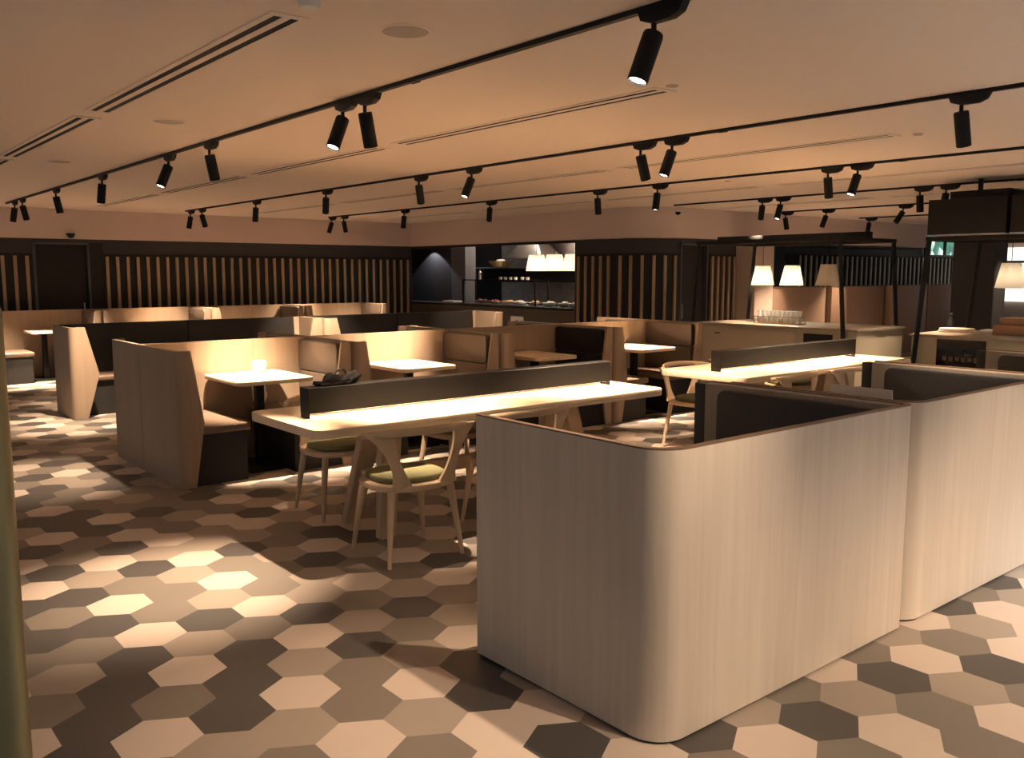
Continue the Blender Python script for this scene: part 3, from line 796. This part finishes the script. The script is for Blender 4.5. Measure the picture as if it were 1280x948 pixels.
# ------------------------------------------------------------------ brass post at the left edge
e = empty('brass_post', (.192, 1.315, 0), 'blurred brass post cut by left edge of the photo', 'post')
B().lathe([(.03, 0), (.03, 1.6), (.026, 1.612), (.001, 1.615)], n=32).build('pole', M['brass'], e)
B().lathe([(.001, 0), (.08, 0), (.08, .01), (.03, .014)], n=32).build('base_flange', M['brass'], e)

# ------------------------------------------------------------------ ceiling: tracks, spots, diffusers
ORD = ['first', 'second', 'third', 'fourth', 'fifth', 'sixth', 'seventh', 'eighth', 'ninth', 'tenth', 'eleventh', 'twelfth']
TN = ['leftmost', 'second', 'third', 'fourth', 'fifth', 'sixth']
TX = [2.69, 5.33, 7.97, 10.62, 13.2, 15.83]
for k, x in enumerate(TX):
    ymax = 15.0 if x < 10 else 9.0 if x < 12 else 8.9
    e = empty('light_track', (x, 0, CH), TN[k]+' black light track along the ceiling, counted from the left', 'light track', 'ceiling light tracks')
    B().box(-.017, -1.6, -.022, .017, ymax, 0, .002, 1).build('rail', M['black'], e)
    b = B(); b.box(-.02, -1.62, -.026, .02, -1.6, 0)
    b.box(-.02, 4.05, -.026, .02, 4.12, -.021)
    b.build('rail_joint', M['black'], e, smooth=0)
# spot prototype, lens down -Z; head tilts by rotation of the head part
def spot_proto():
    e = empty('track_spotlight', (0, 0, 0), 'x', 'spotlight', 'track spotlights')
    b = B(); b.prism([(-.115, -.022), (.115, -.022), (.10, -.055), (.05, -.072), (-.05, -.072), (-.095, -.055)], -.021, .021, .003,
                     mat=Matrix(((0, 0, 1, 0), (1, 0, 0, 0), (0, 1, 0, 0), (0, 0, 0, 1))))
    b.build('track_adapter', M['black'], e)
    B().sweep([(0, .045, -.07), (0, .045, -.115)], [.011, .011], 10).build('stem', M['black'], e)
    h = B().lathe([(.001, 0), (.038, 0), (.041, -.01), (.041, -.195), (.037, -.2), (.034, -.185), (.001, -.185)], n=24).build('lamp_head', M['black'], e)
    h.location = (0, .045, -.11)
    l = B().lathe([(.001, -.186), (.0335, -.186), (.0335, -.190), (.001, -.190)], n=20).build('lens', M['lens_on'], h)
    return e
sp = spot_proto()
# (Y, tilt in X, tilt in Y degrees, power factor)
# (Y, tilt X, tilt Y, power, cone)
T1 = [(-1.4, 14, 40, .5), (.35, -18, 42, .20), (2.40, -20, 6, .18), (4.60, 14, 6, 1.1), (4.86, -24, -5, .9, 42), (7.0, 13, 5, 1.7, 50), (7.95, -24, -3, .55, 46), (10.0, -3, 12, .9), (12.0, 12, 5, .4), (13.92, 15, 14, 1.3), (14.45, -8, 10, 1.1)]
T2 = [(-1.4, -8, 42, .22), (-.15, -12, 35, .2), (2.40, 18, 0, .2), (4.55, -18, 8, 1.3), (4.87, 20, 0, .7), (7.09, -23, 5, 1.7, 50), (8.02, 18, 16, .5), (10.1, 10, 24, 1.1), (12.2, 0, 12, .4), (14.3, 20, 12, 1.3), (14.8, -8, 8, 1.1)]
T3 = [(-1.4, -12, 40, .12), (-.15, -12, 28, .12), (2.4, -15, 0, .2), (4.52, -18, 8, 1.0), (4.83, 16, 4, 1.0), (7.01, -8, 0, 1.5, 46), (7.99, 15, 10, .3), (10.17, 15, 24, .4), (12.44, 0, 10, .3), (14.45, 18, 12, 1.0), (14.9, -15, 8, .9)]
T4 = [(2.4, 10, 0, .3), (4.9, -10, 5, .4), (5.21, 8, 0, .3), (7.13, -14, 5, .6), (7.42, 20, 20, 1.0)]
T5 = [(5.0, 0, 0, .3), (6.72, -18, 25, .9), (8.0, -10, 15, .7), (8.76, 5, -8, .8)]
T6 = [(5.5, 0, 30, 1.2), (8.7, -22, -5, .8)]
SPOT_E = 520
first = True
for ti, (x, rows) in enumerate(zip(TX, (T1, T2, T3, T4, T5, T6))):
    vis = [r for r in rows if r[0] > 1.5]
    for ri, row in enumerate(rows):
        yy, tx, ty, pw = row[:4]; cone = row[4] if len(row) > 4 else 56
        s = sp if first else dup(sp); first = False
        s.location = (x, yy-.045, CH)
        head = [c for c in s.children if c.name.startswith('lamp_head')][0]
        # tilt: head axis -Z toward (+x tan tx, +y tan ty)
        d = Vector((math.tan(math.radians(tx)), math.tan(math.radians(ty)), -1)).normalized()
        q = Vector((0, 0, -1)).rotation_difference(d); head.rotation_mode = 'QUATERNION'; head.rotation_quaternion = q
        side = 'tilted left' if tx < -5 else 'tilted right' if tx > 5 else 'hanging straight'
        s['label'] = 'black spotlight %s, %s from near end of the %s ceiling track' % (side, ORD[ri], TN[ti])
        l = bpy.data.lights.new('spot_beam', 'SPOT'); l.energy = SPOT_E*pw; l.color = (1, .715, .485)
        l.spot_size = math.radians(cone); l.spot_blend = 1.0; l.shadow_soft_size = .02
        lo = bpy.data.objects.new('spot_beam', l); COL.objects.link(lo)
        lo.location = Vector((x, yy, CH-.11))+d*.21; lo.rotation_mode = 'QUATERNION'; lo.rotation_quaternion = q

def diffuser(x, y0, y1, label, w=.085):
    e = empty('slot_diffuser', (x, (y0+y1)/2, CH), label, 'air vent', 'linear slot air diffusers')
    L = (y1-y0)/2
    fb = B()
    for a, b_ in ((-w, -w+.03), (-.018, .018), (w-.03, w)): fb.box(a, -L, -.006, b_, L, -.0005)
    fb.box(-w, -L-.04, -.006, w, -L, -.0005); fb.box(-w, L, -.006, w, L+.04, -.0005)
    fb.build('frame', M['ceiling'], e, smooth=0)
    sb = B(); sb.box(-w+.03, -L, -.004, -.018, L, -.0005); sb.box(.018, -L, -.004, w-.03, L, -.0005)
    sb.build('slots', M['slot'], e, smooth=0)
for ci, (x, cn) in enumerate(((1.67, 'left'), (3.95, 'middle'), (6.55, 'third'), (9.2, 'right'), (11.8, 'far right'))):
    for k, (a, b_) in enumerate(((3.46, 6.18), (6.50, 9.05), (9.35, 11.9), (12.2, 14.8))):
        if x > 10 and b_ > 9.1: continue
        diffuser(x, a, b_, '%s slot diffuser of the %s ceiling line, counted from the near end' % (ORD[k], cn))
def disc(name, x, y, r, h, mat, label, cat):
    e = empty(name, (x, y, CH), label, cat)
    B().lathe([(.001, -h), (r*.8, -h), (r, -h*.6), (r, -.0005), (.001, -.0005)], n=32).build('body', M[mat], e)
    B().lathe([(r*1.0, -.004), (r*1.2, -.002), (r*1.2, -.0005), (r*1.0, -.0005)], n=32, closed=False).build('rim', M['ceiling'], e)
disc('ceiling_speaker', 2.16, 3.34, .10, .006, 'grate', 'round flush ceiling speaker near the top of the photo', 'speaker')
disc('ceiling_speaker', 2.15, 6.31, .10, .006, 'grate', 'round flush ceiling speaker between diffuser line and leftmost track', 'speaker')
disc('ceiling_speaker', 2.11, 9.19, .10, .006, 'grate', 'small far round ceiling speaker at the left side', 'speaker')
disc('smoke_detector', 1.64, 3.20, .045, .03, 'white', 'small white smoke detector past the end of the left diffuser', 'detector')
for x, y, lab in ((3.89, 3.33, 'small ceiling fitting right of the middle diffuser end'), (6.65, 3.3, 'small ceiling fitting right of the third diffuser end'), (8.35, 6.3, 'small far ceiling fitting between third track and right diffuser')):
    disc('sprinkler', x, y, .035, .012, 'grate', lab, 'sprinkler')
e = empty('dome_camera', (3.76, YW, 2.27), 'small black dome camera above the far left door', 'camera')
B().box(-.06, -.08, 0, .06, 0, .02, .003).build('bracket', M['black'], e)
B().lathe([(.001, -.06), (.03, -.055), (.055, -.02), (.06, 0), (.001, 0)], (0, -.07, 0), 20).build('dome', M['black'], e)
e = empty('dome_camera', (11.0, YS, 2.60), 'small white camera with dark lens above the second black door', 'camera')
B().box(-.05, -.08, 0, .05, 0, .02, .003).build('bracket', M['white'], e)
B().lathe([(.001, -.05), (.025, -.045), (.04, -.02), (.045, 0), (.001, 0)], (0, -.06, 0), 20).build('dome', M['black'], e)

# fill lamps added unseen behind the viewer, cool white for the front floor
for x, y, en in ((6.3, -.6, 80), (4.2, -2.2, 45), (8.0, .6, 60)):
    e = empty('fill_lamp', (x, y, CH), 'added unseen downlight in the ceiling behind the viewer, %s' % {6: 'middle one', 4: 'left one', 8: 'right one'}[int(x)], 'fill_lamp')
    B().lathe([(.001, -.004), (.075, -.004), (.075, -.0005), (.001, -.0005)], n=24).build('lens', M['lens_on'], e)
    B().lathe([(.075, -.008), (.095, -.004), (.095, -.0005), (.075, -.0005)], n=24, closed=False).build('ring', M['white'], e)
    l = bpy.data.lights.new('down', 'SPOT'); l.energy = en*5.2; l.color = (.93, .98, 1); l.spot_size = math.radians(110); l.spot_blend = .5; l.shadow_soft_size = .08
    lo = bpy.data.objects.new('down', l); COL.objects.link(lo); lo.location = (x, y, CH-.02)

# small scallop light on slate kitchen wall
l = bpy.data.lights.new('scallop', 'SPOT'); l.energy = 14; l.color = (.9, .85, .9); l.spot_size = math.radians(115); l.spot_blend = .15; l.shadow_soft_size = .02
lo = bpy.data.objects.new('scallop', l); COL.objects.link(lo); lo.location = (10.78, 15.98, 2.18); lo.rotation_euler = (0, math.radians(-8), 0)
l = bpy.data.lights.new('hood_area_fill', 'POINT'); l.energy = 26; l.color = (1, .85, .7); l.shadow_soft_size = .1  # added fill point without a fixture, brightens the hood area
lo = bpy.data.objects.new('hood_area_fill', l); COL.objects.link(lo); lo.location = (11.9, 14.0, 2.5)

# world: dim ambient from the open mall side
wd = bpy.data.worlds.new('world'); S.world = wd; wd.use_nodes = True
wd.node_tree.nodes['Background'].inputs[0].default_value = (.92, .97, 1, 1); wd.node_tree.nodes['Background'].inputs[1].default_value = .11
S.view_settings.view_transform = 'Standard'; S.view_settings.look = 'None'
S.view_settings.exposure = .97; S.view_settings.gamma = 1; S.view_settings.use_curve_mapping = False
